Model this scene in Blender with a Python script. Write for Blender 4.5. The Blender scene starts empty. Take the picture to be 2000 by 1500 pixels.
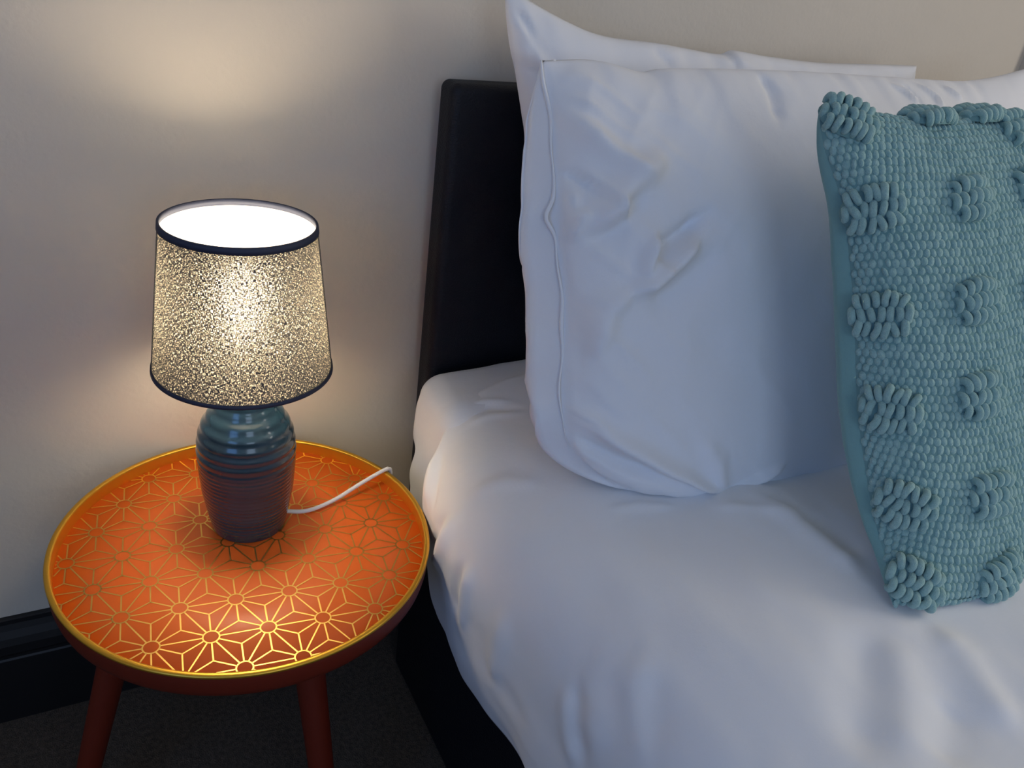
import bpy, bmesh, math, random
import numpy as np
from mathutils import Matrix, Vector

random.seed(7)
SC = bpy.context.scene
COL = SC.collection

# ------------------------------------------------------------------ camera
CAM_LOC = (-0.1648, -0.8969, 1.1997)
CAM_R = (0.88382226, -0.45128047, 0.12330512)
CAM_U = (0.11874274, 0.47133987, 0.87392156)
CAM_F = (0.45250235, 0.75774974, -0.47016694)
cam = bpy.data.cameras.new('camera')
cam.sensor_width = 36.0
cam.lens = 1616.862 / 2000 * 36.0
cam.clip_start = 0.02
cam_o = bpy.data.objects.new('camera', cam)
COL.objects.link(cam_o)
cam_o.matrix_world = Matrix(((CAM_R[0], CAM_U[0], -CAM_F[0], CAM_LOC[0]),
                             (CAM_R[1], CAM_U[1], -CAM_F[1], CAM_LOC[1]),
                             (CAM_R[2], CAM_U[2], -CAM_F[2], CAM_LOC[2]),
                             (0, 0, 0, 1)))
SC.camera = cam_o

# ------------------------------------------------------------------ world, daylight, exposure
world = bpy.data.worlds.new('world')
SC.world = world
world.use_nodes = True
bg = world.node_tree.nodes['Background']
bg.inputs['Color'].default_value = (0.55, 0.70, 1.0, 1)
bg.inputs['Strength'].default_value = 0.6

def area_light(name, loc, aim, sx, sy, color, power):
    l = bpy.data.lights.new(name, 'AREA')
    l.shape = 'RECTANGLE'
    l.size, l.size_y = sx, sy
    l.color = color
    l.energy = power
    o = bpy.data.objects.new(name, l)
    COL.objects.link(o)
    o.location = loc
    o.rotation_euler = (Vector(aim) - Vector(loc)).to_track_quat('-Z', 'Y').to_euler()
    return o

# daylight lamps set in unseen windows, added to light bed and wall
ADDED_FRONT_WIN = (-0.55, 0.45, 1.00, 2.20)         # x0, x1, z0, z1 in the front wall
ADDED_RIGHT_WIN = (-2.05, -0.85, 1.05, 2.25)        # y0, y1, z0, z1 in the right wall
ROOM = dict(x0=-1.75, x1=2.55, y0=-3.1, y1=0.24, z1=2.45)
area_light('added_daylight_front', ((ADDED_FRONT_WIN[0] + ADDED_FRONT_WIN[1]) / 2, ROOM['y0'] + 0.02, (ADDED_FRONT_WIN[2] + ADDED_FRONT_WIN[3]) / 2),
           ((ADDED_FRONT_WIN[0] + ADDED_FRONT_WIN[1]) / 2, 0, (ADDED_FRONT_WIN[2] + ADDED_FRONT_WIN[3]) / 2),
           ADDED_FRONT_WIN[1] - ADDED_FRONT_WIN[0], ADDED_FRONT_WIN[3] - ADDED_FRONT_WIN[2], (0.56, 0.74, 1.0), 7.5)  # added lamp: cool light from an unseen front window
area_light('added_daylight_right', (ROOM['x1'] - 0.02, (ADDED_RIGHT_WIN[0] + ADDED_RIGHT_WIN[1]) / 2, (ADDED_RIGHT_WIN[2] + ADDED_RIGHT_WIN[3]) / 2),
           (0, (ADDED_RIGHT_WIN[0] + ADDED_RIGHT_WIN[1]) / 2, (ADDED_RIGHT_WIN[2] + ADDED_RIGHT_WIN[3]) / 2),
           ADDED_RIGHT_WIN[1] - ADDED_RIGHT_WIN[0], ADDED_RIGHT_WIN[3] - ADDED_RIGHT_WIN[2], (1.0, 0.92, 0.82), 20)  # added lamp: warm light from an unseen right window
ADDED_LEFT_WIN = (-2.60, -1.20, 0.90, 2.15)        # y0, y1, z0, z1 in the left wall; window added for blue fill
area_light('added_daylight_left', (ROOM['x0'] + 0.02, (ADDED_LEFT_WIN[0] + ADDED_LEFT_WIN[1]) / 2, (ADDED_LEFT_WIN[2] + ADDED_LEFT_WIN[3]) / 2),
           (0, (ADDED_LEFT_WIN[0] + ADDED_LEFT_WIN[1]) / 2, (ADDED_LEFT_WIN[2] + ADDED_LEFT_WIN[3]) / 2),
           ADDED_LEFT_WIN[1] - ADDED_LEFT_WIN[0], ADDED_LEFT_WIN[3] - ADDED_LEFT_WIN[2], (0.11, 0.36, 1.0), 11)  # added lamp: keeps shadows blue, its left window is unseen
LAMP_POWER = 62.0
vs = SC.view_settings
vs.view_transform = 'Standard'
vs.look = 'None'
vs.exposure = 0.15
vs.gamma = 1.0
vs.use_curve_mapping = False
SC.display_settings.display_device = 'sRGB'

# <core> ------------------------------------------------------------ shape helpers (numpy)
def smooth(a, b, x):
    t = np.clip((x - a) / (b - a), 0, 1)
    return t * t * (3 - 2 * t)

def spline(pts, n):
    """n points evenly spread along a Catmull-Rom curve through pts"""
    P = np.array(pts, float)
    if len(P) == 2:
        return P[0] + (P[1] - P[0]) * np.linspace(0, 1, n)[:, None]
    Q = np.vstack([2 * P[0] - P[1], P, 2 * P[-1] - P[-2]])
    out = []
    for i in range(len(P) - 1):
        p0, p1, p2, p3 = Q[i:i + 4]
        t = np.linspace(0, 1, 40, endpoint=False)[:, None]
        out.append(0.5 * (2 * p1 + (p2 - p0) * t + (2 * p0 - 5 * p1 + 4 * p2 - p3) * t ** 2 + (3 * p1 - p0 - 3 * p2 + p3) * t ** 3))
    C = np.vstack(out + [P[-1:]])
    d = np.r_[0, np.cumsum(np.linalg.norm(np.diff(C, axis=0), axis=1))]
    s = np.linspace(0, d[-1], n)
    return np.stack([np.interp(s, d, C[:, k]) for k in range(C.shape[1])], 1)

def coons(L, B, R, T, nu, nv):
    """patch from four border curves; result [nv, nu, 3]; L and R run bottom to top, B and T left to right"""
    L = spline(L, nv); R = spline(R, nv); B = spline(B, nu); T = spline(T, nu)
    u = np.linspace(0, 1, nu)[None, :, None]; v = np.linspace(0, 1, nv)[:, None, None]
    return ((1 - u) * L[:, None] + u * R[:, None] + (1 - v) * B[None] + v * T[None]
            - ((1 - u) * (1 - v) * B[0] + u * (1 - v) * B[-1] + (1 - u) * v * T[0] + u * v * T[-1]))

def grid_normals(G):
    du = np.gradient(G, axis=1); dv = np.gradient(G, axis=0)
    n = np.cross(du, dv)
    return n / (np.linalg.norm(n, axis=2, keepdims=True) + 1e-12)

def vnoise(x, y, seed=0):
    """smooth value noise in -1..1"""
    rs = np.random.RandomState(seed).rand(64, 64) * 2 - 1
    xi = np.floor(x).astype(int); yi = np.floor(y).astype(int)
    fx = x - xi; fy = y - yi
    fx = fx * fx * fx * (fx * (fx * 6 - 15) + 10); fy = fy * fy * fy * (fy * (fy * 6 - 15) + 10)
    g = lambda a, b: rs[a % 64, b % 64]
    return ((g(xi, yi) * (1 - fx) + g(xi + 1, yi) * fx) * (1 - fy) + (g(xi, yi + 1) * (1 - fx) + g(xi + 1, yi + 1) * fx) * fy)

def crease_field(X, Y, creases):
    """sum of soft ridges (amp > 0) and valleys (amp < 0) along polylines; each: (points, width, amp)"""
    out = np.zeros_like(X)
    for pts, w, amp in creases:
        P = np.array(pts, float)
        best = np.full(X.shape, 1e9); par = np.zeros_like(X)
        seg = np.linalg.norm(np.diff(P, axis=0), axis=1); tot = seg.sum(); acc = 0
        for i in range(len(P) - 1):
            a, b = P[i], P[i + 1]; d = b - a
            t = np.clip(((X - a[0]) * d[0] + (Y - a[1]) * d[1]) / (d @ d + 1e-12), 0, 1)
            dist = np.hypot(X - a[0] - t * d[0], Y - a[1] - t * d[1])
            m = dist < best
            best = np.where(m, dist, best); par = np.where(m, (acc + t * seg[i]) / tot, par)
            acc += seg[i]
        fade = smooth(0, 0.25, par) * (1 - smooth(0.75, 1, par)) * 0.85 + 0.15
        ww = w * (0.6 + 0.4 * np.sin(np.pi * par))
        out += amp * fade * np.exp(-(best / ww) ** 2)
    return out

def grid_faces(nu, nv, off=0, flip=False):
    i = np.arange(nv - 1)[:, None] * nu + np.arange(nu - 1)[None]
    f = np.stack([i, i + 1, i + nu + 1, i + nu], -1).reshape(-1, 4) + off
    return f[:, ::-1] if flip else f

def pillow_halves(L, B, R, T, nu, nv, front, back, creases, seed, a=2.2, b=0.55, pucker=0.003, spread=0.0, lump=0.006, sag=0.0, rest=None, creases_b=(), wrinkle=0.0):
    """front and back cloth of a stuffed case: two grids that share their border (the seam)"""
    G = coons(L, B, R, T, nu, nv)
    N = grid_normals(G)
    N = N.mean(axis=(0, 1)); N /= np.linalg.norm(N)
    u = np.linspace(0, 1, nu)[None, :] + np.zeros((nv, 1)); v = np.linspace(0, 1, nv)[:, None] + np.zeros((1, nu))
    W = np.linalg.norm(G[nv // 2, -1] - G[nv // 2, 0]); H = np.linalg.norm(G[-1, nu // 2] - G[0, nu // 2])
    X, Y = u * W, v * H
    edge = np.minimum(np.minimum(X, W - X), np.minimum(Y, H - Y))
    pro = ((1 - np.abs(2 * u - 1) ** a) * (1 - np.abs(2 * v - 1) ** a)).clip(0) ** b
    # ripples that run in from the seam
    along = np.where(np.minimum(X, W - X) < np.minimum(Y, H - Y), Y, X)
    rip = vnoise(along * 45 + 3, edge * 6, seed + 3) * np.exp(-edge / 0.05) * smooth(0, 0.012, edge)
    lowf = vnoise(X * 9 + 5, Y * 9 + 2, seed) * 0.6 + vnoise(X * 19, Y * 19, seed + 1) * 0.25
    gate = smooth(0.0, 0.05, edge)
    fr = pro * front(u, v) + pucker * rip + lump * lowf * gate + crease_field(X, Y, creases) * smooth(0, 0.012, edge)
    if wrinkle:                                                              # fine folds fanning out from the open end
        rg = lambda k, c, sd: 1 - np.abs(vnoise((X * c + Y * k) * 32 + sd, (Y * c - X * k) * 11 + sd, seed + sd)) ** .6
        fr = fr + wrinkle * (rg(.75, .66, 41) * np.exp(-X / .14) + .6 * rg(-.6, .8, 43) * np.exp(-X / .20) * smooth(.35, .7, v)) * gate * smooth(.02, .35, v)
    lowb = vnoise(X * 8 + 9, Y * 8 + 4, seed + 5) * 0.6 + vnoise(X * 17, Y * 17, seed + 6) * 0.25
    bk = pro * back(u, v) + pucker * rip + lump * lowb * gate + crease_field(X, Y, creases_b) * smooth(0, 0.012, edge)
    ND = N + sag * ((1 - v) ** 2)[..., None] * np.array([0, -.45, -.9])      # the filling sinks towards the bottom
    ND = ND / np.linalg.norm(ND, axis=2, keepdims=True)
    F = G + ND * fr[..., None]
    K = G - N * bk[..., None]
    if spread:                                                               # the back half bulges out past the seam at the open end
        Uv = G[nv // 2, -1] - G[nv // 2, 0]; Uv /= np.linalg.norm(Uv)
        s = np.sin(np.pi * np.clip(X / .20, 0, 1)) ** .4 * (1 - np.abs(2 * v - 1) ** a).clip(0) ** b * spread
        K = K - Uv * s[..., None]
    if rest is not None:                                                     # flattened where it rests on the bed
        for S in (F, K):
            lowz = S[..., 2] - rest
            S[..., 2] = rest + np.where(lowz < .02, .02 * np.exp(np.clip((lowz - .02) / .02, -6, 0)), lowz)
    return F, K, N, (W, H)

def duvet_grid(creases, nt=210, ns=330):
    prof = spline([(.264, .283), (.251, .33), (.2455, .42), (.248, .50), (.279, .562), (.345, .597), (.45, .612), (.65, .622),
                   (.95, .628), (1.3, .62), (1.52, .60), (1.592, .56), (1.605, .45), (1.604, .33)], 700)
    d = np.r_[0, np.cumsum(np.linalg.norm(np.diff(prof, axis=0), axis=1))]
    # denser on the near side
    tt = np.concatenate([np.linspace(0, .75, int(nt * .75), endpoint=False), np.linspace(.75, d[-1], nt - int(nt * .75))])
    px = np.interp(tt, d, prof[:, 0]); pz = np.interp(tt, d, prof[:, 1])
    head = np.interp(tt, [0, .10, .20, .27, .31, .36, .43, .5, .8, 3], [-.03, -.012, .004, .020, .045, .075, .093, .092, .080, .085])
    s = np.concatenate([np.linspace(0, .12, 50, endpoint=False), np.linspace(.12, .85, 200, endpoint=False), np.linspace(.85, 1.72, ns - 250)])
    D, Tt = np.meshgrid(s, tt, indexing='ij')
    Yc = head[None] - D * (1.72 + head[None]) / 1.72
    G = np.stack([np.broadcast_to(px, D.shape), Yc, np.broadcast_to(pz, D.shape)], -1).copy()
    # softly filled: broad swells, flatter towards the head
    swell = .016 * vnoise(Tt * 3.1 + 1.3, Yc * 3.3 + .4, 11) + .007 * vnoise(Tt * 7 + 3, Yc * 6, 12)
    swell *= smooth(.0, .2, D)
    fine = .0022 * vnoise(Tt * 16, Yc * 9, 13) + .0012 * vnoise(Tt * 34, Yc * 16, 14)
    hemw = (1 - smooth(0, .22, Tt))
    folds = .007 * vnoise(Yc * 13 + 2, Tt * 2.2, 15) * hemw
    disp = swell * .8 + fine * smooth(0, .05, D) + folds + crease_field(Tt, Yc, creases)
    tuck = 1 - np.sqrt(1 - (1 - np.clip(D / .022, 0, 1)) ** 2)
    disp = disp - .030 * tuck
    # plump side next to the side table
    disp = disp + .009 * np.exp(-((Yc + .13) / .17) ** 2) * np.exp(-((Tt - .23) / .075) ** 2)
    N = -grid_normals(G)
    G = G + N * disp[..., None]
    return G, D, Tt, Yc

def rounded_box(lo, hi, r, n):
    """vertices and quads of a box with round edges; n = cuts per axis"""
    lo = np.array(lo, float); hi = np.array(hi, float); c = (lo + hi) / 2; h = (hi - lo) / 2
    verts, faces = [], []
    off = 0
    for ax in range(3):
        a, b = (ax + 1) % 3, (ax + 2) % 3
        na, nb = n[a] + 1, n[b] + 1
        def cuts(m, hh):
            k = max(3, min(8, m // 3))
            e = np.linspace(0, 1, k)
            mid = np.linspace(-hh + r, hh - r, max(2, m - 2 * k + 3))
            return np.r_[-hh + r * e[:-1], mid, hh - r * (1 - e[1:])]
        ca, cb = cuts(n[a], h[a]), cuts(n[b], h[b])
        for sg in (-1, 1):
            A_, B_ = np.meshgrid(ca, cb)
            P = np.zeros(A_.shape + (3,)); P[..., a] = A_; P[..., b] = B_; P[..., ax] = sg * h[ax]
            I = np.clip(P, -(h - r), h - r)
            dv = P - I
            ln = np.linalg.norm(dv, axis=-1, keepdims=True) + 1e-12
            Q = I + dv / ln * r
            verts.append((Q + c).reshape(-1, 3))
            faces.append(grid_faces(len(ca), len(cb), off, flip=(sg < 0)))
            off += A_.size
    return np.vstack(verts), np.vstack(faces)
# </core>

# ------------------------------------------------------------------ object helpers
def mesh_obj(name, verts, faces, mat, parent=None, sm=True, uv=None):
    me = bpy.data.meshes.new(name)
    me.from_pydata(np.asarray(verts, float).tolist(), [], [list(map(int, f)) for f in faces])
    if sm:
        me.polygons.foreach_set('use_smooth', [True] * len(me.polygons))
    if uv is not None:
        layer = me.uv_layers.new(name='UVMap')
        idx = np.zeros(len(me.loops), dtype=np.int32)
        me.loops.foreach_get('vertex_index', idx)
        layer.data.foreach_set('uv', np.asarray(uv, np.float32)[idx].ravel())
    me.materials.append(mat)
    me.update()
    o = bpy.data.objects.new(name, me)
    COL.objects.link(o)
    if parent:
        o.parent = parent
        o.matrix_parent_inverse = Matrix.Translation(parent.location).inverted()
    return o

def weld(o, dist=1e-5):
    bm = bmesh.new(); bm.from_mesh(o.data)
    bmesh.ops.remove_doubles(bm, verts=bm.verts, dist=dist)
    bmesh.ops.recalc_face_normals(bm, faces=bm.faces)
    bm.to_mesh(o.data); bm.free()
    return o

def thing(name, loc, label, cat, group=None):
    o = bpy.data.objects.new(name, None)
    o.empty_display_size = 0.05
    COL.objects.link(o)
    o.location = loc
    tag(o, label, cat, group)
    return o

def tag(o, label=None, cat=None, group=None, kind=None):
    if label: o['label'] = label
    if cat: o['category'] = cat
    if group: o['group'] = group
    if kind: o['kind'] = kind
    return o

def boxes(name, rects, mat, parent=None):
    V, F = [], []
    for (x0, y0, z0), (x1, y1, z1) in rects:
        b = len(V)
        V += [(x0, y0, z0), (x1, y0, z0), (x1, y1, z0), (x0, y1, z0), (x0, y0, z1), (x1, y0, z1), (x1, y1, z1), (x0, y1, z1)]
        F += [tuple(i + b for i in f) for f in ((3, 2, 1, 0), (4, 5, 6, 7), (0, 1, 5, 4), (1, 2, 6, 5), (2, 3, 7, 6), (3, 0, 4, 7))]
    return mesh_obj(name, V, F, mat, parent, sm=False)

def lathe(name, prof, mat, parent, center, seg=96, uv=False, close=False):
    """revolve (r, z) pairs about the vertical through center"""
    P = np.array(prof, float)
    th = np.linspace(0, 2 * np.pi, seg + 1)
    V = np.stack([P[:, None, 0] * np.cos(th) + center[0], P[:, None, 0] * np.sin(th) + center[1], P[:, None, 1] + 0 * th + center[2]], -1)
    nv, nu = len(P), seg + 1
    UV = None
    if uv:
        UV = np.stack([th[None] / (2 * np.pi) * 0.62 + 0 * P[:, None, 1], P[:, None, 1] + 0 * th[None]], -1).reshape(-1, 2)
    o = mesh_obj(name, V.reshape(-1, 3), grid_faces(nu, nv), mat, parent, uv=UV)
    if not uv:
        weld(o)
    return o

def tube_arrays(pts, rad, seg=10, cap=True):
    P = np.array(pts, float); n = len(P)
    T = np.gradient(P, axis=0); T /= np.linalg.norm(T, axis=1, keepdims=True)
    ref = np.array([0, 0, 1.0]) if abs(T[0, 2]) < .9 else np.array([1.0, 0, 0])
    V = []
    rad = np.broadcast_to(rad, n)
    for i in range(n):
        a = np.cross(T[i], ref); a /= np.linalg.norm(a); b = np.cross(a, T[i]); ref = b
        th = np.arange(seg) / seg * 2 * np.pi
        V.append(P[i] + rad[i] * (np.cos(th)[:, None] * a + np.sin(th)[:, None] * b))
    F = [(i * seg + k, i * seg + (k + 1) % seg, (i + 1) * seg + (k + 1) % seg, (i + 1) * seg + k) for i in range(n - 1) for k in range(seg)]
    if cap:
        F += [tuple(range(seg))[::-1], tuple((n - 1) * seg + k for k in range(seg))]
    return np.vstack(V), F

# ------------------------------------------------------------------ materials
def new_mat(name, color=(.8, .8, .8), rough=.5, metallic=0.0, **kw):
    m = bpy.data.materials.new(name)
    m.use_nodes = True
    b = m.node_tree.nodes['Principled BSDF']
    b.inputs['Base Color'].default_value = (*color, 1)
    b.inputs['Roughness'].default_value = rough
    b.inputs['Metallic'].default_value = metallic
    for k, v in kw.items():
        b.inputs[k].default_value = v
    return m, m.node_tree, b

def N(nt, kind, **props):
    n = nt.nodes.new(kind)
    for k, v in props.items():
        if k in n.inputs:
            n.inputs[k].default_value = v
        else:
            setattr(n, k, v)
    return n

def link(nt, a, ao, b, bi):
    nt.links.new(a.outputs[ao], b.inputs[bi])

def bump_noise(nt, b, scale, strength, dist=.001, detail=3, coord='Object', stretch=None, extra=None):
    tc = N(nt, 'ShaderNodeTexCoord')
    no = N(nt, 'ShaderNodeTexNoise', Scale=scale, Detail=detail)
    if stretch:
        mp = N(nt, 'ShaderNodeMapping')
        mp.inputs['Scale'].default_value = stretch
        link(nt, tc, coord, mp, 'Vector'); link(nt, mp, 'Vector', no, 'Vector')
    else:
        link(nt, tc, coord, no, 'Vector')
    bp = N(nt, 'ShaderNodeBump', Strength=strength, Distance=dist)
    link(nt, no, 'Fac', bp, 'Height')
    if extra:
        nt.links.new(extra.outputs['Normal'], bp.inputs['Normal'])
    link(nt, bp, 'Normal', b, 'Normal')
    return bp

def vary(nt, b, c1, c2, scale, detail=2, lo=.35, hi=.65, stretch=None):
    tc = N(nt, 'ShaderNodeTexCoord')
    no = N(nt, 'ShaderNodeTexNoise', Scale=scale, Detail=detail)
    if stretch:
        mp = N(nt, 'ShaderNodeMapping'); mp.inputs['Scale'].default_value = stretch
        link(nt, tc, 'Object', mp, 'Vector'); link(nt, mp, 'Vector', no, 'Vector')
    else:
        link(nt, tc, 'Object', no, 'Vector')
    r = N(nt, 'ShaderNodeValToRGB')
    r.color_ramp.elements[0].position = lo; r.color_ramp.elements[0].color = (*c1, 1)
    r.color_ramp.elements[1].position = hi; r.color_ramp.elements[1].color = (*c2, 1)
    link(nt, no, 'Fac', r, 'Fac'); link(nt, r, 'Color', b, 'Base Color')

M_WALL, nt, b = new_mat('wall_paint', (.62, .56, .475), .62)
vary(nt, b, (.61, .545, .450), (.64, .572, .474), 3.0)
e = bump_noise(nt, b, 14, .25, .006, 4)
bump_noise(nt, b, 120, .22, .002, 3, extra=e)
M_CEIL, nt, b = new_mat('ceiling_paint', (.78, .77, .74), .8)
bump_noise(nt, b, 60, .1)
M_BASEB, nt, b = new_mat('black_gloss_paint', (.005, .005, .006), .55)
bump_noise(nt, b, 30, .12, .002)
M_CARPET, nt, b = new_mat('taupe_carpet', (.16, .125, .10), .95)
vary(nt, b, (.055, .041, .029), (.090, .068, .049), 140, 4)
bump_noise(nt, b, 420, .8, .004, 2)
M_FRAME, nt, b = new_mat('white_window_paint', (.8, .8, .78), .4)
bump_noise(nt, b, 40, .05)

def cotton(name, col, weave=1.0):
    m, nt, b = new_mat(name, col, .88)
    b.inputs['Sheen Weight'].default_value = .15
    b.inputs['Sheen Roughness'].default_value = .5
    tc = N(nt, 'ShaderNodeTexCoord')
    e = bump_noise(nt, b, 55, .16 * weave, .003, 3)
    bump_noise(nt, b, 900, .12 * weave, .0006, 1, extra=e)
    return m
M_COTTON = cotton('white_cotton', (.80, .80, .81))
M_DUVET = cotton('white_duvet_cotton', (.80, .80, .80), .8)
M_SHEET = cotton('white_sheet_cotton', (.76, .76, .755))

M_LEATHER, nt, b = new_mat('black_woven_leatherette', (.005, .006, .010), .55)
b.inputs['Specular IOR Level'].default_value = .28
tc = N(nt, 'ShaderNodeTexCoord')
vo = N(nt, 'ShaderNodeTexVoronoi', Scale=420.0)
link(nt, tc, 'Object', vo, 'Vector')
bp = N(nt, 'ShaderNodeBump', Strength=.6, Distance=.0008)
link(nt, vo, 'Distance', bp, 'Height'); link(nt, bp, 'Normal', b, 'Normal')

M_ORANGE, nt, b = new_mat('orange_lacquer', (.78, .135, .010), .48)
b.inputs['Coat Weight'].default_value = .08
b.inputs['Specular IOR Level'].default_value = .5
b.inputs['Coat Roughness'].default_value = .25
vary(nt, b, (.76, .130, .010), (.80, .142, .011), 6)
bump_noise(nt, b, 60, .04, .001)
M_RED, nt, b = new_mat('shade_darkened_red_paint', (.13, .013, .004), .45)  # paint darkened to carry the shade on tray side and legs
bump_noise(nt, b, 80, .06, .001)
M_TIP, nt, b = new_mat('gold_dipped_foot', (.50, .30, .09), .4, .6)
bump_noise(nt, b, 80, .06, .001)
M_GOLD, nt, b = new_mat('gold_foil', (.83, .52, .14), .40, 1.0)
bump_noise(nt, b, 240, .10, .0004)
M_GOLDRIM, nt, b = new_mat('brushed_gold_rim', (.72, .40, .045), .33, .85)
bump_noise(nt, b, 90, .10, .0006)

M_CERAMIC, nt, b = new_mat('blue_ceramic_glaze', (.022, .055, .085), .20)
b.inputs['Coat Weight'].default_value = .5
b.inputs['Coat Roughness'].default_value = .08
vary(nt, b, (.013, .036, .056), (.020, .048, .072), 18, stretch=(.2, .2, 3))
bump_noise(nt, b, 30, .06, .002, stretch=(.3, .3, 6))
M_CORD, nt, b = new_mat('white_plastic_cord', (.80, .79, .76), .4)
bump_noise(nt, b, 200, .03)
M_BRASS, nt, b = new_mat('brass_fitting', (.7, .5, .2), .35, 1.0)
bump_noise(nt, b, 100, .03)

# fabric of the lamp shade: navy linen, light leaks forward through the weave
M_SHADE = bpy.data.materials.new('navy_linen_shade'); M_SHADE.use_nodes = True
nt = M_SHADE.node_tree; nt.nodes.clear()
out = N(nt, 'ShaderNodeOutputMaterial')
tc = N(nt, 'ShaderNodeTexCoord')
def threads(scale_u, scale_v):
    mp = N(nt, 'ShaderNodeMapping'); mp.inputs['Scale'].default_value = (scale_u, scale_v, 1)
    link(nt, tc, 'UV', mp, 'Vector')
    no = N(nt, 'ShaderNodeTexNoise', Scale=1.0, Detail=2.0)
    link(nt, mp, 'Vector', no, 'Vector')
    return no
warp = threads(1900, 280); weft = threads(330, 1700)
mn = N(nt, 'ShaderNodeMath', operation='MULTIPLY')
link(nt, warp, 'Fac', mn, 0); link(nt, weft, 'Fac', mn, 1)
ramp = N(nt, 'ShaderNodeMapRange')
ramp.inputs['From Min'].default_value = .235; ramp.inputs['From Max'].default_value = .32
ramp.inputs['To Min'].default_value = 0.0; ramp.inputs['To Max'].default_value = 1.0
link(nt, mn, 'Value', ramp, 'Value')
dif = N(nt, 'ShaderNodeBsdfDiffuse'); dif.inputs['Color'].default_value = (.030, .046, .085, 1)
tra = N(nt, 'ShaderNodeBsdfTranslucent'); tra.inputs['Color'].default_value = (.10, .10, .10, 1)
gap = N(nt, 'ShaderNodeBsdfTransparent')                     # open pores between the threads
m1 = N(nt, 'ShaderNodeMixShader'); m1.inputs[0].default_value = .4
link(nt, dif, 0, m1, 1); link(nt, tra, 0, m1, 2)
m2 = N(nt, 'ShaderNodeMixShader')
link(nt, ramp, 'Result', m2, 0)
link(nt, m1, 0, m2, 1); link(nt, gap, 0, m2, 2)
bp = N(nt, 'ShaderNodeBump', Strength=.5, Distance=.0005)
link(nt, mn, 'Value', bp, 'Height'); link(nt, bp, 'Normal', dif, 'Normal')
link(nt, m2, 0, out, 'Surface')
M_BAND, nt, b = new_mat('navy_binding', (.022, .028, .055), .7)
bump_noise(nt, b, 600, .3, .0005)
M_LINING = bpy.data.materials.new('white_shade_lining'); M_LINING.use_nodes = True
nt = M_LINING.node_tree; nt.nodes.clear()
out = N(nt, 'ShaderNodeOutputMaterial')
d1 = N(nt, 'ShaderNodeBsdfDiffuse'); d1.inputs['Color'].default_value = (.85, .84, .80, 1)
tc = N(nt, 'ShaderNodeTexCoord'); no = N(nt, 'ShaderNodeTexNoise', Scale=300.0); link(nt, tc, 'Object', no, 'Vector')
bp = N(nt, 'ShaderNodeBump', Strength=.1, Distance=.0004); link(nt, no, 'Fac', bp, 'Height'); link(nt, bp, 'Normal', d1, 'Normal')
t1 = N(nt, 'ShaderNodeBsdfTranslucent'); t1.inputs['Color'].default_value = (.95, .86, .68, 1)
r1 = N(nt, 'ShaderNodeBsdfRefraction'); r1.inputs['Roughness'].default_value = 1.0; r1.inputs['IOR'].default_value = 1.25; r1.inputs['Color'].default_value = (1, .91, .74, 1)
my = N(nt, 'ShaderNodeMixShader'); my.inputs[0].default_value = .24         # light goes on forward as well as sideways
link(nt, t1, 0, my, 1); link(nt, r1, 0, my, 2)
mx = N(nt, 'ShaderNodeMixShader'); mx.inputs[0].default_value = .5
link(nt, d1, 0, mx, 1); link(nt, my, 0, mx, 2); link(nt, mx, 0, out, 'Surface')
M_BULB, nt, b = new_mat('lit_bulb', (.9, .9, .88), .4)
b.inputs['Emission Color'].default_value = (1.0, .83, .60, 1)
b.inputs['Emission Strength'].default_value = LAMP_POWER

def wool(name, c1, c2, twist):
    m, nt, b = new_mat(name, c1, .95)
    b.inputs['Sheen Weight'].default_value = .35
    b.inputs['Sheen Roughness'].default_value = .6
    b.inputs['Sheen Tint'].default_value = (.75, .95, .95, 1)
    vary(nt, b, c1, c2, 160, 3)
    bump_noise(nt, b, twist, .8, .0012, 2)
    return m
M_STITCH = wool('teal_woven_yarn', (.225, .385, .365), (.300, .465, .432), 700)
M_YARN = wool('teal_tuft_yarn', (.235, .400, .375), (.310, .480, .445), 900)
M_BACKING, nt, b = new_mat('teal_plain_cotton', (.185, .350, .335), .9)
b.inputs['Sheen Weight'].default_value = .2
bump_noise(nt, b, 700, .3, .0006, 1)
M_UNDER, nt, b = new_mat('teal_weave_ground', (.155, .29, .28), .95)
bump_noise(nt, b, 500, .4, .0008)

# ------------------------------------------------------------------ the room
X0, X1, Y0, Y1, Z1 = ROOM['x0'], ROOM['x1'], ROOM['y0'], ROOM['y1'], ROOM['z1']
T_ = .12
tag(boxes('floor', [((X0 - T_, Y0 - T_, -.1), (X1 + T_, Y1 + T_, 0))], M_CARPET), 'dark taupe carpet floor under the side table', 'floor', kind='structure')
tag(boxes('ceiling', [((X0 - T_, Y0 - T_, Z1), (X1 + T_, Y1 + T_, Z1 + .1))], M_CEIL), 'plain pale ceiling above the bed', 'ceiling', kind='structure')
tag(boxes('wall_back', [((X0 - T_, Y1, 0), (X1 + T_, Y1 + T_, Z1))], M_WALL), 'pale greige painted wall behind lamp and headboard', 'wall', kind='structure')
b0, b1, d0, d1 = ADDED_LEFT_WIN
tag(boxes('wall_left', [((X0 - T_, Y0, 0), (X0, b0, Z1)), ((X0 - T_, b1, 0), (X0, Y1, Z1)), ((X0 - T_, b0, 0), (X0, b1, d0)), ((X0 - T_, b0, d1), (X0, b1, Z1))], M_WALL),
    'pale painted wall with an added wide window, left of the side table', 'wall', kind='structure')
a0, a1, c0, c1 = ADDED_RIGHT_WIN
tag(boxes('wall_right', [((X1, Y0, 0), (X1 + T_, a0, Z1)), ((X1, a1, 0), (X1 + T_, Y1, Z1)), ((X1, a0, 0), (X1 + T_, a1, c0)), ((X1, a0, c1), (X1 + T_, a1, Z1))], M_WALL),
    'pale painted side wall with an added window, meeting the back wall at right', 'wall', kind='structure')
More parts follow.
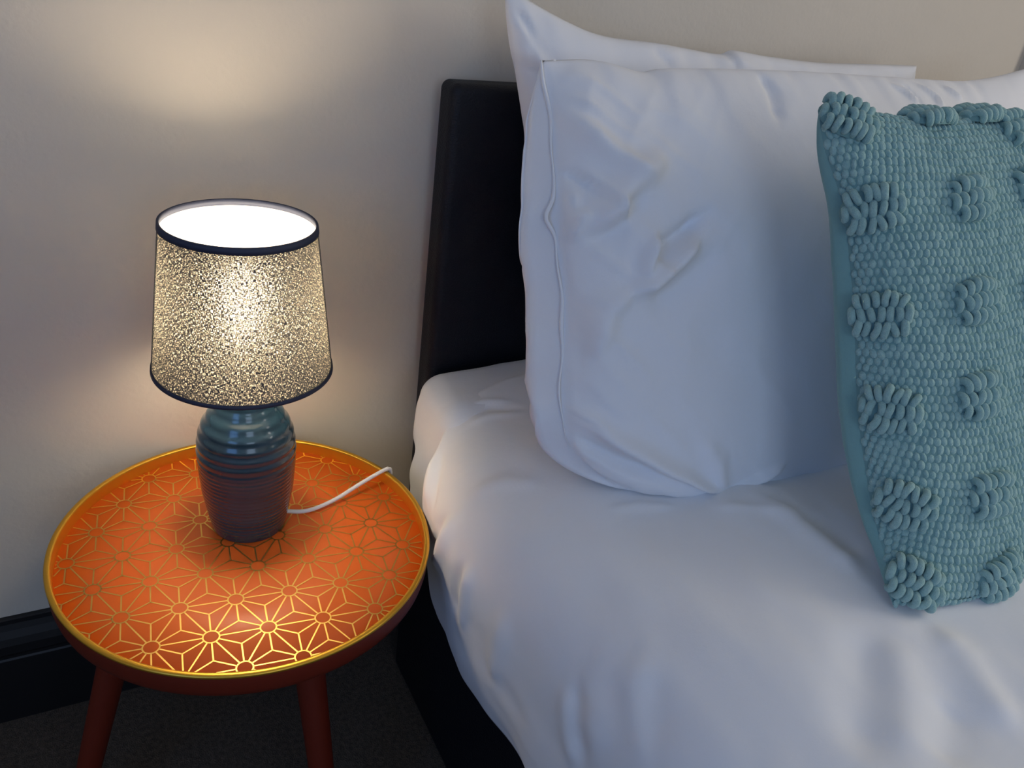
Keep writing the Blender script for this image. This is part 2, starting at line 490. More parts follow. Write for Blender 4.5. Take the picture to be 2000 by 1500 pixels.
k0, k1, l0, l1 = ADDED_FRONT_WIN
tag(boxes('wall_front', [((X0, Y0 - T_, 0), (k0, Y0, Z1)), ((k1, Y0 - T_, 0), (X1, Y0, Z1)), ((k0, Y0 - T_, 0), (k1, Y0, l0)), ((k0, Y0 - T_, l1), (k1, Y0, Z1))], M_WALL),
    'pale painted wall with an added window, facing the headboard', 'wall', kind='structure')
f = .04  # frame width of the added windows that hold the daylight lamps
tag(boxes('added_window_right', [((X1 + .03, a0, c0), (X1 + .09, a0 + f, c1)), ((X1 + .03, a1 - f, c0), (X1 + .09, a1, c1)), ((X1 + .03, a0 + f, c0), (X1 + .09, a1 - f, c0 + f)),
                       ((X1 + .03, a0 + f, c1 - f), (X1 + .09, a1 - f, c1)), ((X1 + .03, a0 + f, 1.52), (X1 + .09, a1 - f, 1.55))], M_FRAME), 'added white sash window frame, unseen in the right wall', 'window', kind='structure')
tag(boxes('added_window_left', [((X0 - .09, b0, d0), (X0 - .03, b0 + f, d1)), ((X0 - .09, b1 - f, d0), (X0 - .03, b1, d1)), ((X0 - .09, b0 + f, d0), (X0 - .03, b1 - f, d0 + f)),
                       ((X0 - .09, b0 + f, d1 - f), (X0 - .03, b1 - f, d1)), ((X0 - .09, b0 + f, 1.52), (X0 - .03, b1 - f, 1.55))], M_FRAME), 'added wide white window frame, unseen in the left wall', 'window', kind='structure')
tag(boxes('added_window_front', [((k0, Y0 - .09, l0), (k0 + f, Y0 - .03, l1)), ((k1 - f, Y0 - .09, l0), (k1, Y0 - .03, l1)), ((k0 + f, Y0 - .09, l0), (k1 - f, Y0 - .03, l0 + f)),
                       ((k0 + f, Y0 - .09, l1 - f), (k1 - f, Y0 - .03, l1)), ((k0 + f, Y0 - .09, 1.63), (k1 - f, Y0 - .03, 1.66))], M_FRAME), 'added white sash window frame, unseen in the wall facing the bed', 'window', kind='structure')

tag(boxes('trim_1', [((1.622, Y1 - .022, 0), (1.80, Y1, Z1))], M_WALL), 'boxed-in vertical strip of the back wall, right of the pillows', 'trim', kind='structure')
# baseboard: moulded black profile swept along the back wall
prof = [(Y1, 0), (.2215, 0), (.2215, .128), (.2235, .131), (.2235, .136), (.2205, .142), (.2205, .158), (.2235, .170), (.2285, .182), (.2315, .192), (.2315, .200), (.2345, .2015), (Y1, .2015)]
V, F = [], []
for x in (X0, 1.622):
    V += [(x, y, z) for y, z in prof]
n = len(prof)
F = [(i, (i + 1) % n, n + (i + 1) % n, n + i) for i in range(n)] + [tuple(range(n))[::-1], tuple(range(n, 2 * n))]
o = mesh_obj('baseboard_back', V, F, M_BASEB, sm=False)
weld(o)
tag(o, 'tall black moulded skirting board along the back wall', 'baseboard', kind='structure')

# ------------------------------------------------------------------ bed frame
bed = thing('bed_frame', (.95, -.85, 0), 'black leatherette bed frame with upright headboard', 'bed')
V, F = rounded_box((.316, .166, .0), (1.585, .2195, 1.020), .013, (70, 12, 60))
weld(mesh_obj('headboard', V, F, M_LEATHER, bed))
V, F = rounded_box((.276, -1.86, .0), (.316, .125, .305), .010, (10, 60, 20))
weld(mesh_obj('side_rail', V, F, M_LEATHER, bed))
V, F = rounded_box((1.560, -1.86, .0), (1.600, .125, .305), .010, (10, 60, 20))
weld(mesh_obj('side_rail', V, F, M_LEATHER, bed))
V, F = rounded_box((.317, -1.86, .0), (1.559, -1.82, .305), .010, (60, 10, 20))
weld(mesh_obj('foot_rail', V, F, M_LEATHER, bed))
V, F = rounded_box((.318, -1.818, .20), (1.558, .12, .272), .010, (20, 20, 8))
weld(mesh_obj('slat_base', V, F, M_LEATHER, bed))

# ------------------------------------------------------------------ mattress with its fitted sheet
V, F = rounded_box((.284, -1.80, .306), (1.585, .162, .597), .038, (60, 110, 40))
V = np.array(V)
nz = vnoise(V[:, 0] * 30 + V[:, 1] * 9, V[:, 2] * 26 + V[:, 1] * 30, 21)
nz2 = vnoise(V[:, 0] * 12 + 4, V[:, 1] * 12 + V[:, 2] * 11, 22)
cen = np.array([.935, -.82, .45])
dirn = np.sign(V - cen) * np.array([1, .3, .25])
V = V + dirn * (.0032 * nz + .0035 * nz2)[:, None]
V[:, 2] += .012 * smooth(.30, .60, V[:, 0]) * smooth(.5, .6, V[:, 2])
under = smooth(.03, -.02, V[:, 1])                       # pressed down below the duvet
V[:, 2] -= .035 * under * smooth(.40, .60, V[:, 2])
V[:, 0] += (.012 * (V[:, 0] < .4) - .012 * (V[:, 0] > 1.5)) * under
o = weld(mesh_obj('mattress', V, F, M_SHEET), 1e-4)
tag(o, 'mattress in a white fitted sheet, corner showing beside the headboard', 'mattress')

# ------------------------------------------------------------------ duvet
DUVET_CREASES = [
    ([(0.253, -0.131), (0.205, -0.122), (0.115, -0.067)], 0.014, 0.009),
    ([(0.239, -0.112), (0.191, -0.094), (0.119, -0.042)], 0.01, -0.006),
    ([(0.229, -0.202), (0.177, -0.196), (0.115, -0.194)], 0.012, 0.007),
    ([(0.22, -0.185), (0.158, -0.174), (0.11, -0.17)], 0.012, -0.005),
    ([(0.229, -0.283), (0.148, -0.277), (0.096, -0.277)], 0.016, 0.006),
    ([(0.229, -0.404), (0.191, -0.417), (0.143, -0.445)], 0.014, 0.008),
    ([(0.244, -0.409), (0.205, -0.43), (0.162, -0.461)], 0.012, -0.006),
    ([(0.291, -0.409), (0.248, -0.434), (0.196, -0.475)], 0.02, 0.006),
    ([(0.33, -0.44), (0.277, -0.482), (0.244, -0.53)], 0.018, 0.006),
    ([(0.32, -0.467), (0.258, -0.528)], 0.016, -0.005),
    ([(0.33, 0.037), (0.368, 0.034), (0.406, 0.014)], 0.006, 0.004),
    ([(0.32, 0.026), (0.368, 0.017), (0.411, -0.013)], 0.006, -0.003),
    ([(0.32, 0.002), (0.358, -0.001), (0.406, -0.024)], 0.006, 0.003),
    ([(0.272, -0.122), (0.315, -0.143), (0.349, -0.182)], 0.01, 0.004),
    ([(0.268, -0.002), (0.229, -0.021), (0.201, -0.039)], 0.01, 0.005),
    ([(0.282, 0.008), (0.248, -0.036), (0.21, -0.066)], 0.008, -0.004),
    ([(0.573, -0.317), (0.592, -0.368), (0.602, -0.43), (0.592, -0.475)], 0.018, 0.008),
    ([(0.611, -0.353), (0.621, -0.411), (0.616, -0.453)], 0.02, -0.007),
    ([(0.549, -0.528), (0.478, -0.584), (0.416, -0.644)], 0.025, -0.007),
    ([(0.616, -0.549), (0.616, -0.595), (0.597, -0.652), (0.588, -0.679)], 0.018, 0.009),
    ([(0.564, -0.624), (0.492, -0.673)], 0.02, -0.006),
    ([(0.568, -0.548), (0.516, -0.604), (0.463, -0.657)], 0.022, 0.006),
    ([(0.392, -0.261), (0.435, -0.272), (0.478, -0.292)], 0.006, 0.003),
    ([(0.516, -0.312), (0.559, -0.336), (0.583, -0.36)], 0.008, 0.003),
]
G, D, Tt, Yc = duvet_grid([(p_, w_ * 1.2, a_ * (.55 if 5 <= i_ <= 9 else .95)) for i_, (p_, w_, a_) in enumerate(DUVET_CREASES)])
ns_, nt_ = G.shape[:2]
o = mesh_obj('duvet', G.reshape(-1, 3), grid_faces(nt_, ns_, flip=True), M_DUVET)
md = o.modifiers.new('thickness', 'SOLIDIFY'); md.thickness = .006; md.offset = -1
tag(o, 'white cotton duvet spread over the bed, hanging down beside the table', 'duvet')

# ------------------------------------------------------------------ pillows
# <core> pillow shapes
def pillow_front():
    L = [(.398, -.240, .622), (.3480, -.2050, .6635), (.3385, -.1790, .7064), (.3511, -.1326, .7886), (.3573, -.1068, .8378), (.3542, -.0838, .8818),
         (.3560, -.0665, .9147), (.3605, -.0525, .9415), (.3629, -.0185, 1.0064), (.3598, .0184, 1.077)]
    Bo = [(.398, -.240, .622), (.46, -.262, .616), (.58, -.272, .614), (.83, -.264, .614), (1.10, -.250, .618), (1.285, -.215, .624)]
    R = [(1.285, -.215, .624), (1.33, -.14, .75), (1.335, -.075, .90), (1.33, -.01, 1.03), (1.345, .034, 1.120)]
    T = [(.3598, .0184, 1.077), (.4346, .0205, 1.081), (.4984, .0162, 1.071), (.545, .0188, 1.077), (.7045, .0209, 1.082), (.823, .0218, 1.084),
         (1.0354, .022, 1.085), (1.135, .0228, 1.087), (1.228, .0272, 1.0974), (1.345, .034, 1.120)]
    fr = lambda u, v: .088 - .012 * smooth(.5, 1, v)
    bk = lambda u, v: .085 + .03 * np.exp(-((v - .3) / .3) ** 2)
    return pillow_halves(L, Bo, R, T, 200, 150, fr, bk, [(p_, w_ * .85, a_ * 2.1) for p_, w_, a_ in PILLOW_FRONT_CREASES], 31, a=2.6, b=.52, spread=.085, sag=1.2, rest=.606, creases_b=PILLOW_SIDE_CREASES, wrinkle=.010)

def pillow_back():
    L = [(.445, .070, .640), (.425, .082, .76), (.410, .098, .874), (.402, .112, .969), (.3835, .125, 1.046), (.3715, .131, 1.083), (.3635, .138, 1.130), (.372, .141, 1.143)]
    Bo = [(.445, .070, .640), (.7, .062, .625), (1.0, .062, .625), (1.150, .070, .640)]
    R = [(1.150, .070, .640), (1.16, .09, .78), (1.163, .11, .95), (1.1710, .134, 1.094)]
    T = [(.372, .141, 1.143), (.4523, .137, 1.114), (.5195, .135, 1.0984), (.6166, .134, 1.0948), (.7223, .133, 1.0873), (.7511, .134, 1.0939),
         (.8245, .1334, 1.0895), (.9358, .1329, 1.0865), (1.0544, .1335, 1.0904), (1.1710, .134, 1.094)]
    fr = lambda u, v: .075 + 0 * u
    bk = lambda u, v: .026 + 0 * u
    return pillow_halves(L, Bo, R, T, 150, 100, fr, bk, PILLOW_BACK_CREASES, 47, a=2.4, b=.5, spread=.01, lump=.005)

def cushion_shape():
    L = [(.566, -.522, .628), (.5770, -.488, .6620), (.5815, -.463, .684), (.5790, -.436, .7238), (.5785, -.3926, .7946), (.5827, -.3464, .8844), (.5817, -.3208, .934),
         (.5763, -.2905, .9929), (.5551, -.2632, 1.046), (.5499, -.2449, 1.0815)]
    Bo = [(.566, -.522, .628), (.65, -.533, .624), (.83, -.520, .624), (1.000, -.505, .630)]
    R = [(1.000, -.505, .630), (1.01, -.41, .75), (1.0, -.325, .92), (1.03, -.245, 1.080)]
    T = [(.5499, -.2449, 1.0815), (.63, -.244, 1.080), (.6975, -.245, 1.0760), (.779, -.244, 1.080), (.868, -.2435, 1.082), (.909, -.2468, 1.0772), (1.03, -.245, 1.080)]
    fr = lambda u, v: .068 + .012 * np.exp(-((v - .15) / .2) ** 2)
    bk = lambda u, v: .055 + 0 * u
    return pillow_halves(L, Bo, R, T, 120, 130, fr, bk, [], 61, a=2.6, b=.5, pucker=.001, spread=.035, lump=.003, sag=1.0, rest=.612)
PILLOW_FRONT_CREASES = [
    ([(0.005, 0.487), (0.034, 0.454), (0.059, 0.428), (0.098, 0.402)], 0.016, 0.007),
    ([(0.015, 0.417), (0.034, 0.399), (0.054, 0.373), (0.074, 0.347)], 0.007, 0.0055),
    ([(0.0, 0.417), (0.015, 0.41), (0.034, 0.391), (0.059, 0.365)], 0.01, -0.006),
    ([(0.01, 0.395), (0.01, 0.369), (0.005, 0.351)], 0.008, 0.006),
    ([(0.015, 0.343), (0.044, 0.362), (0.064, 0.388), (0.128, 0.436)], 0.02, 0.009),
    ([(0.02, 0.325), (0.059, 0.347), (0.093, 0.391)], 0.012, -0.004),
    ([(0.0, 0.332), (0.015, 0.354), (0.025, 0.373)], 0.009, 0.006),
    ([(0.103, 0.343), (0.089, 0.321), (0.079, 0.303), (0.074, 0.292)], 0.008, 0.008),
    ([(0.098, 0.303), (0.118, 0.329), (0.157, 0.354), (0.172, 0.362)], 0.014, -0.011),
    ([(0.054, 0.277), (0.084, 0.288), (0.123, 0.317), (0.162, 0.347)], 0.012, 0.01),
    ([(0.064, 0.281), (0.034, 0.262), (0.025, 0.236), (0.02, 0.199)], 0.018, 0.007),
    ([(0.079, 0.258), (0.123, 0.288), (0.192, 0.325)], 0.02, -0.005),
    ([(0.0, 0.273), (0.0, 0.218), (0.0, 0.151), (0.0, 0.111)], 0.008, 0.005),
    ([(0.005, 0.277), (0.005, 0.222), (0.005, 0.159)], 0.01, -0.004),
    ([(0.0, 0.126), (0.03, 0.126), (0.074, 0.107), (0.128, 0.081), (0.177, 0.03)], 0.012, 0.008),
    ([(0.005, 0.107), (0.044, 0.089), (0.098, 0.074)], 0.016, -0.006),
    ([(0.005, 0.137), (0.025, 0.137), (0.044, 0.129)], 0.006, 0.004),
    ([(0.187, 0.037), (0.236, 0.055), (0.285, 0.081)], 0.008, 0.004),
    ([(0.172, 0.041), (0.177, 0.096), (0.152, 0.129)], 0.014, 0.004),
    ([(0.32, 0.539), (0.325, 0.509), (0.31, 0.461)], 0.012, -0.004),
    ([(0.566, 0.532), (0.59, 0.517), (0.605, 0.491)], 0.006, 0.003),
    ([(0.629, 0.535), (0.654, 0.509), (0.659, 0.484)], 0.006, 0.0035),
    ([(0.595, 0.532), (0.605, 0.509), (0.615, 0.484)], 0.005, -0.0025),
    ([(0.693, 0.532), (0.718, 0.506)], 0.006, 0.003),
]
PILLOW_BACK_CREASES = [
    ([(0.0, 0.385), (0.01, 0.39), (0.025, 0.39)], 0.006, -0.004),
    ([(0.0, 0.419), (0.01, 0.433), (0.025, 0.433)], 0.01, 0.006),
    ([(0.0, 0.399), (0.02, 0.419), (0.03, 0.409), (0.025, 0.39)], 0.01, 0.005),
    ([(0.015, 0.457), (0.02, 0.448), (0.025, 0.428)], 0.008, -0.004),
    ([(0.213, 0.467), (0.223, 0.452), (0.238, 0.443)], 0.007, -0.004),
    ([(0.319, 0.472), (0.359, 0.457), (0.395, 0.452)], 0.008, 0.005),
    ([(0.334, 0.472), (0.354, 0.452)], 0.006, -0.004),
    ([(0.41, 0.467), (0.471, 0.467), (0.511, 0.462)], 0.006, 0.003),
    ([(0.562, 0.472), (0.623, 0.462), (0.663, 0.457)], 0.006, 0.003),
    ([(0.648, 0.472), (0.683, 0.462), (0.699, 0.452)], 0.005, -0.003),
]
PILLOW_SIDE_CREASES = [
    ([(0.0, 0.325), (0.089, 0.299), (0.02, 0.233)], 0.004, -0.004),
    ([(0.093, 0.295), (0.089, 0.218), (0.084, 0.151), (0.079, 0.103)], 0.01, 0.006),
    ([(0.113, 0.295), (0.108, 0.203), (0.0, 0.129), (0.089, 0.089)], 0.008, -0.006),
    ([(0.015, 0.174), (0.079, 0.181), (0.098, 0.203)], 0.007, 0.004),
    ([(0.03, 0.506), (0.01, 0.447), (0.01, 0.384)], 0.012, 0.004),
]
# </core>

def add_pillow(name, halves, mat, label):
    F_, K_, n_, _ = halves
    nv, nu = F_.shape[:2]
    V = np.vstack([F_.reshape(-1, 3), K_.reshape(-1, 3)])
    Fc = np.vstack([grid_faces(nu, nv), grid_faces(nu, nv, nu * nv, flip=True)])
    o = mesh_obj(name, V, Fc, mat)
    weld(o, 1e-6)
    return tag(o, label, 'pillow', 'pillows against the headboard')

FRONT = pillow_front()
pf = add_pillow('pillow', FRONT, M_COTTON, 'large white pillow with creased case, right behind the teal cushion')
seam = FRONT[0][22:, 0]
tt_ = np.linspace(0, 1, len(seam))
seam = seam + np.stack([-.0015 + .0022 * np.sin(tt_ * 31) * np.sin(tt_ * 9) - .011 * np.exp(-((seam[:, 2] - .912) / .014) ** 2), -.002 + 0 * tt_, 0 * tt_], 1)
Vv, Fv = tube_arrays(seam, (.0021 + .0007 * np.sin(tt_ * 23)) * (.15 + .85 * smooth(0, .25, tt_)), 8)
mesh_obj('case_hem', Vv, Fv, M_COTTON, pf)
side_ = FRONT[1][84:, 4] + np.array([-.0008, 0, 0])
Vv, Fv = tube_arrays(side_, .0016 * (.1 + .9 * smooth(0, .4, np.linspace(0, 1, len(side_)))), 8)
mesh_obj('case_hem', Vv, Fv, M_COTTON, pf)
add_pillow('pillow', pillow_back(), M_COTTON, 'rearmost white pillow, leaning on the headboard behind the creased pillow')

# ------------------------------------------------------------------ teal cushion
F_, K_, CN, (CW, CH) = cushion_shape()
cush = thing('tufted_cushion', (.80, -.45, .63), 'teal woven cushion with looped yarn tufts, leaning on white pillows', 'cushion')
nv, nu = F_.shape[:2]
mesh_obj('woven_front', F_.reshape(-1, 3), grid_faces(nu, nv), M_UNDER, cush)
o = mesh_obj('plain_back', K_.reshape(-1, 3), grid_faces(nu, nv, flip=True), M_BACKING, cush)
o['label'] = 'smooth teal backing panel'

def surf(u, v):
    """point and frame on the cushion front; u, v in 0..1"""
    x = np.clip(u, 0, 1) * (nu - 1); y = np.clip(v, 0, 1) * (nv - 1)
    i = np.minimum(x.astype(int), nu - 2); j = np.minimum(y.astype(int), nv - 2)
    fx = (x - i)[:, None]; fy = (y - j)[:, None]
    g = lambda A_: (A_[j, i] * (1 - fx) + A_[j, i + 1] * fx) * (1 - fy) + (A_[j + 1, i] * (1 - fx) + A_[j + 1, i + 1] * fx) * fy
    P = g(F_); du = g(np.gradient(F_, axis=1)); n = g(grid_normals(F_))
    n /= np.linalg.norm(n, axis=1, keepdims=True)
    du -= n * (du * n).sum(1, keepdims=True); du /= np.linalg.norm(du, axis=1, keepdims=True)
    return P, du, np.cross(n, du), n

# stitches: little plump knots in offset rows, spaced along the true surface
rows, UVs = 62, []
rs = np.random.RandomState(5)
arc_v = np.r_[0, np.cumsum(np.linalg.norm(np.diff(F_[:, nu // 4], axis=0), axis=1))]
for r in range(rows):
    v = np.interp((r + .5) / rows * arc_v[-1], arc_v, np.linspace(0, 1, nv))
    line = F_[int(round(v * (nv - 1)))]
    arc = np.r_[0, np.cumsum(np.linalg.norm(np.diff(line, axis=0), axis=1))]
    m = int(arc[-1] / .0078)
    s_ = (np.arange(m) + .5 + .5 * (r % 2)) / m * arc[-1]
    u = np.interp(np.clip(s_, 0, arc[-1]), arc, np.linspace(0, 1, nu))
    UVs += [(a, v) for a in u]
UVs = np.array(UVs)
P, du, dv, n = surf(UVs[:, 0], np.clip(UVs[:, 1] + rs.uniform(-.0015, .0015, len(UVs)), 0, 1))
th = np.arange(8) / 8 * 2 * np.pi
ring = [(math.sin(a), math.cos(a)) for a in (.45, 1.05, 1.6)]
bl = np.vstack([[[0, 0, 1.0]]] + [np.stack([np.cos(th) * sa, np.sin(th) * sa, 0 * th + ca], 1) for sa, ca in ring])
bf = [(0, 1 + k, 1 + (k + 1) % 8) for k in range(8)]
quads = [(1 + a * 8 + k, 1 + (a + 1) * 8 + k, 1 + (a + 1) * 8 + (k + 1) % 8, 1 + a * 8 + (k + 1) % 8) for a in range(2) for k in range(8)]
sz = np.stack([.0039 * rs.uniform(.75, 1.2, len(P)), .0058 * rs.uniform(.8, 1.1, len(P)), .0027 * rs.uniform(.7, 1.35, len(P))], 1)
ang = rs.uniform(-.35, .35, len(P)) + .18
ca, sa = np.cos(ang)[:, None], np.sin(ang)[:, None]
e1, e2 = du * ca + dv * sa, -du * sa + dv * ca
V = (P[:, None] + (bl[None, :, 0] * sz[:, :1])[..., None] * e1[:, None] + (bl[None, :, 1] * sz[:, 1:2])[..., None] * e2[:, None]
     + (bl[None, :, 2] * sz[:, 2:])[..., None] * n[:, None] - n[:, None] * .0006)
nb = len(bl)
FF = [tuple(i + k * nb for i in f) for k in range(len(P)) for f in bf + quads]
o = mesh_obj('woven_stitches', V.reshape(-1, 3), FF, M_STITCH, cush)
o['kind'] = 'stuff'

# tufts: pads of fat yarn loops
LOOPS = []
for k in range(4):
    hh, bb = .0068 + .0008 * (k % 2), .0075 + .0016 * k / 3
    t = np.linspace(-.12, math.pi + .12, 11)
    pts = np.stack([.0012 * np.sin(t * (1 + .3 * k)) * (-1) ** k, -hh * np.cos(t), bb * np.sin(t)], 1)
    Vv, Fv = tube_arrays(pts, .0042 + .0005 * np.sin(np.linspace(0, np.pi, 11)), 9)
    me = bpy.data.meshes.new('yarn_loop')
    me.from_pydata(Vv.tolist(), [], Fv)
    me.polygons.foreach_set('use_smooth', [True] * len(me.polygons))
    me.materials.append(M_YARN)
    LOOPS.append(me)
# <core> tuft table
TUFTS = [
    (0.059, 0.977, -0.45),
    (0.328, 0.992, 0.1),
    (0.513, 0.992, 0.15),
    (0.613, 0.953, 0.1),
    (0.034, 0.791, 0.12),
    (0.311, 0.806, 0.12),
    (0.575, 0.815, 0.1),
    (0.025, 0.589, 0.05),
    (0.269, 0.612, 0.15),
    (0.034, 0.411, 0.0),
    (0.261, 0.442, 0.1),
    (0.042, 0.233, -0.03),
    (0.269, 0.264, 0.08),
    (0.042, 0.07, -0.2),
    (0.294, 0.085, 0.3),
]
# </core>
FAR_TUFTS = [(.545, .61, .1), (.53, .44, .1), (.53, .265, .1), (.55, .09, .1)] + [(.82, v_, .08) for v_ in (.985, .815, .62, .45, .27, .09)]
for (u, v, spin) in TUFTS + FAR_TUFTS:
    far = (u, v, spin) in FAR_TUFTS
    joinV, joinF = [], []
    P, du, dv, n = (a[0] for a in surf(np.array([u]), np.array([v])))
    c, s_ = math.cos(spin), math.sin(spin)
    e1, e2 = du * c + dv * s_, -du * s_ + dv * c
    # pad under the loops
    a = np.linspace(0, 2 * np.pi, 25)[:-1]
    prof_ = [(0, .006), (.4, .0058), (.75, .0045), (.95, .0022), (1.0, -.003)]
    Vp = [P + n * prof_[0][1]]
    for rr, zz in prof_[1:]:
        for t in a:
            Vp.append(P + e1 * math.cos(t) * .033 * rr + e2 * math.sin(t) * .024 * rr + n * zz)
    Fp = [(0, 1 + k, 1 + (k + 1) % 24) for k in range(24)] + [(1 + q * 24 + k, 1 + (q + 1) * 24 + k, 1 + (q + 1) * 24 + (k + 1) % 24, 1 + q * 24 + (k + 1) % 24) for q in range(3) for k in range(24)]
    pad = mesh_obj('tuft', Vp, Fp, M_UNDER, cush)
    for row in (-1, 0, 1):
        cnt = 7 if row == 0 else 6
        for k in range(cnt):
            x = (k - (cnt - 1) / 2) * .0090 + random.uniform(-.001, .001)
            y = row * .0155 - abs(x) * abs(x) * 6 * row + random.uniform(-.001, .001)
            pos = P + e1 * x + e2 * y + n * (.0035 - 7 * x * x)
            tw = random.uniform(-.30, .30) + x * -7 * row
            f1 = e1 * math.cos(tw) + e2 * math.sin(tw); f2 = -e1 * math.sin(tw) + e2 * math.cos(tw)
            sc = random.uniform(.84, .98)
            nn = n + e2 * row * .5 + e1 * x * 9; nn /= np.linalg.norm(nn)
            f1 = f1 - nn * (f1 @ nn); f1 /= np.linalg.norm(f1); f2 = np.cross(nn, f1)
            Mx = Matrix(((f1[0] * sc, f2[0] * sc, nn[0] * sc, pos[0]), (f1[1] * sc, f2[1] * sc, nn[1] * sc, pos[1]), (f1[2] * sc, f2[2] * sc, nn[2] * sc, pos[2]), (0, 0, 0, 1)))
            me = random.choice(LOOPS)
            if far:
                k0_ = len(joinV)
                joinV += [tuple(Mx @ v_.co) for v_ in me.vertices]
                joinF += [tuple(i + k0_ for i in p_.vertices) for p_ in me.polygons]
            else:
                lo = bpy.data.objects.new('yarn_loop', me)
                COL.objects.link(lo)
                lo.parent = pad
                lo.matrix_basis = Mx
    if far:
        o = mesh_obj('yarn_loops', joinV, joinF, M_YARN, pad)
        o.matrix_parent_inverse = Matrix.Identity(4)
        o['kind'] = 'stuff'

# ------------------------------------------------------------------ side table
ZR, RT, ZF = .4647, .24, .4467
table = thing('side_table', (0, 0, 0), 'round orange tray side table with gold star pattern and gold rim', 'side table')
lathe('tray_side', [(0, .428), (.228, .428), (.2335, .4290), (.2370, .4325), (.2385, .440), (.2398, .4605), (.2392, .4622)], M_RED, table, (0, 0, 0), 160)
lathe('gold_rim', [(.2392, .4600), (.2402, .4620), (.2396, .4642), (.2380, .4651), (.2345, .4651), (.2328, .4642), (.2322, .4615), (.2318, ZF - .001)], M_GOLDRIM, table, (0, 0, 0), 160)
lathe('tray_top', [(0, ZF), (.12, ZF), (.2322, ZF), (.2322, ZF - .010)], M_ORANGE, table, (0, 0, 0), 160)

# gold star lattice printed on the tray top
A1 = np.array([.0640, -.0066]); A1 *= .0643 / np.linalg.norm(A1)
rot = lambda p, d: np.array([p[0] * math.cos(d) - p[1] * math.sin(d), p[0] * math.sin(d) + p[1] * math.cos(d)])
A2 = rot(A1, math.pi / 3)
ORG = np.array([-.0733, -.1483]) * 1.0
RC = .2308
V, F = [], []
def strip(p, q, w=.0009):
    p, q = np.array(p), np.array(q)
    d = q - p; L_ = np.linalg.norm(d)
    if L_ < 1e-6: return
    bb = p @ d; aa = d @ d; cc = p @ p - RC * RC; disc = bb * bb - aa * cc
    if disc <= 0: return
    t0, t1 = max(0, (-bb - math.sqrt(disc)) / aa), min(1, (-bb + math.sqrt(disc)) / aa)
    if t1 - t0 < 1e-3: return
    a, b_ = p + d * t0, p + d * t1
    nn = np.array([-d[1], d[0]]) / L_ * w
    k = len(V)
    for pt in (a - nn, b_ - nn, b_ + nn, a + nn): V.append((pt[0], pt[1], ZF + .0004))
    F.append((k, k + 1, k + 2, k + 3))
RING = .0093
for i in range(-8, 9):
    for j in range(-8, 9):
        c = ORG + i * A1 + j * A2
        if np.linalg.norm(c) > .31: continue
        for k in range(6):
            d = rot(A1, k * math.pi / 3)
            if k < 3: strip(c + d / np.linalg.norm(d) * RING, c + d - d / np.linalg.norm(d) * RING)
            g = (d + rot(d, math.pi / 3)) / 3
            strip(c + g / np.linalg.norm(g) * RING, c + g)
        if np.linalg.norm(c) < RC + .012:
            for k in range(28):
                t0, t1 = k / 28 * 2 * math.pi, (k + 1.02) / 28 * 2 * math.pi
                strip(c + RING * np.array([math.cos(t0), math.sin(t0)]), c + RING * np.array([math.cos(t1), math.sin(t1)]))
o = mesh_obj('gold_pattern', V, F, M_GOLD, table, sm=False)
o['label'] = 'printed gold star lattice'
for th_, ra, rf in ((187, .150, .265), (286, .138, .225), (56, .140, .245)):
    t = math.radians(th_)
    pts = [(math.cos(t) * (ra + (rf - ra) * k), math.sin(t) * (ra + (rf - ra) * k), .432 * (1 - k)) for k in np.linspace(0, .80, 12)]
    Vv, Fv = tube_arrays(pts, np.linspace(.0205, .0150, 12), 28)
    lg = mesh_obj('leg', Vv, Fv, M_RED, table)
    pts = [(math.cos(t) * (ra + (rf - ra) * k), math.sin(t) * (ra + (rf - ra) * k), .432 * (1 - k)) for k in np.linspace(.80, .985, 6)]
    pts[-1] = (pts[-1][0], pts[-1][1], .006)
    Vv, Fv = tube_arrays(pts, np.linspace(.0151, .0128, 6), 28)
    Vv[:, 2] = np.maximum(Vv[:, 2], 0.0005)
    mesh_obj('foot_tip', Vv, Fv, M_TIP, lg).matrix_parent_inverse = Matrix.Identity(4)

# ------------------------------------------------------------------ table lamp
LX, LY, LZ = .0105, .0505, ZF + .0006
lamp = thing('table_lamp', (LX, LY, LZ), 'lit table lamp with navy linen shade on a blue ribbed ceramic base', 'lamp')
bz = np.linspace(0, .205, 240)
br = np.interp(bz, [0, .003, .02, .06, .10, .125, .145, .160, .172, .184, .192, .205], [.0470, .0485, .0520, .0592, .0624, .0630, .0612, .0570, .0510, .0425, .0375, .0350])
ker = np.exp(-(np.arange(-12, 13) / 6.0) ** 2); ker /= ker.sum()
br = np.convolve(np.pad(br, 12, mode='edge'), ker, 'valid')
br = br + .00022 * np.sin(bz * 2 * np.pi / .0062) * smooth(.005, .02, bz) * (1 - smooth(.10, .13, bz)) + .00055 * np.sin(bz * 2 * np.pi / .0135 + .8) * smooth(.10, .125, bz) * (1 - smooth(.19, .2, bz))
lathe('ceramic_base', [(0, 0)] + list(zip(br, bz)) + [(0, .205)], M_CERAMIC, lamp, (LX, LY, LZ), 112)
lathe('bulb_holder', [(.0, .205), (.0165, .205), (.0165, .232), (.0135, .236), (.0135, .285), (0, .285)], M_BRASS, lamp, (LX, LY, LZ), 32)
bp_ = [(0, .285), (.0125, .285), (.0135, .295), (.021, .310), (.0285, .328), (.0310, .344), (.0285, .360), (.019, .372), (0, .3765)]
lathe('bulb', spline(bp_, 40), M_BULB, lamp, (LX, LY, LZ), 32)
zb, zt = .692 - LZ, .876 - LZ
RB, RTOP = .1078, .0878
hgt = np.linspace(0, 1, 24)
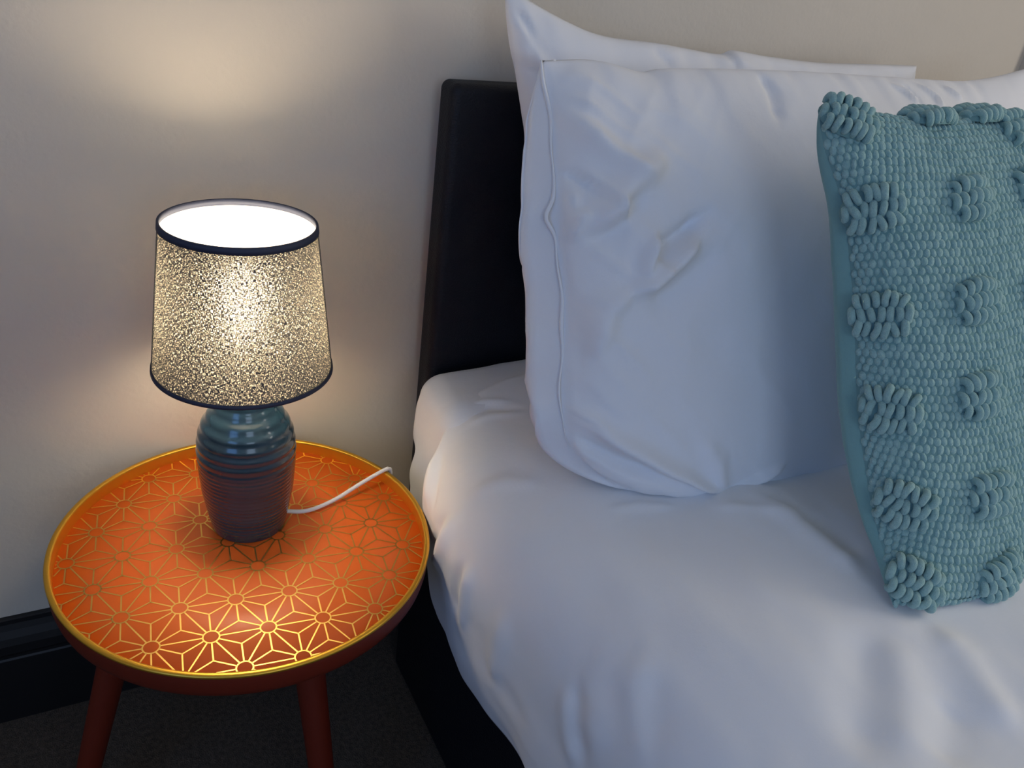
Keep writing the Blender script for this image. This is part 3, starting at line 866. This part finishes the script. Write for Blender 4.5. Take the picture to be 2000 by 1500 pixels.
sh = lathe('shade', [(RB + (RTOP - RB) * k, zb + (zt - zb) * k) for k in hgt], M_SHADE, lamp, (LX, LY, LZ), 128, uv=True)
lathe('inner_weave', [(RB - .0006 + (RTOP - RB) * k, zb + .0005 + (zt - zb - .001) * k) for k in hgt], M_SHADE, lamp, (LX, LY, LZ), 128, uv=True)
li = lathe('lining', [(RB - .0018 + (RTOP - RB) * k, zb + .001 + (zt - zb - .002) * k) for k in hgt], M_LINING, lamp, (LX, LY, LZ), 128)
def band(z0, z1):
    r = lambda z: RB + (RTOP - RB) * (z - zb) / (zt - zb)
    return [(r(z0) + .0008, z0), (r(z1) + .0008, z1), (r(z1) - .0020, z1), (r(z0) - .0020, z0), (r(z0) + .0008, z0)]
lathe('binding', band(zt - .0062, zt + .0018), M_BAND, lamp, (LX, LY, LZ), 128)
lathe('binding', band(zb - .0012, zb + .0035), M_BAND, lamp, (LX, LY, LZ), 128)
# wire carrier that holds the shade
Vv, Fv = [], []
for k in range(3):
    t = k * 2 * math.pi / 3 + .5
    r1 = RB + (RTOP - RB) * (.26) - .002
    a_, f_ = tube_arrays([(LX + math.cos(t) * .0135, LY + math.sin(t) * .0135, LZ + .240), (LX + math.cos(t) * .05, LY + math.sin(t) * .05, LZ + zb + .045), (LX + math.cos(t) * r1, LY + math.sin(t) * r1, LZ + zb + .048)], .0012, 8)
    Fv += [tuple(i + sum(len(x) for x in Vv) for i in q) for q in f_]; Vv.append(a_)
mesh_obj('shade_carrier', np.vstack(Vv), Fv, M_CORD, lamp)
cord = spline([(LX + .030, LY + .002, .460), (.059, .047, .4555), (.090, .044, .4510), (.130, .053, .4535), (.173, .069, .4610), (.205, .0795, .4672), (.2245, .0862, .4690), (.2290, .0880, .4655), (.2305, .0886, .455), (.2310, .0890, .43), (.2305, .0940, .395), (.205, .140, .28), (.16, .185, .12), (.12, .200, .012), (.05, .206, .004), (-.05, .206, .004)], 130)
Vv, Fv = tube_arrays(cord, .0030, 12)
mesh_obj('power_cord', Vv, Fv, M_CORD, lamp)
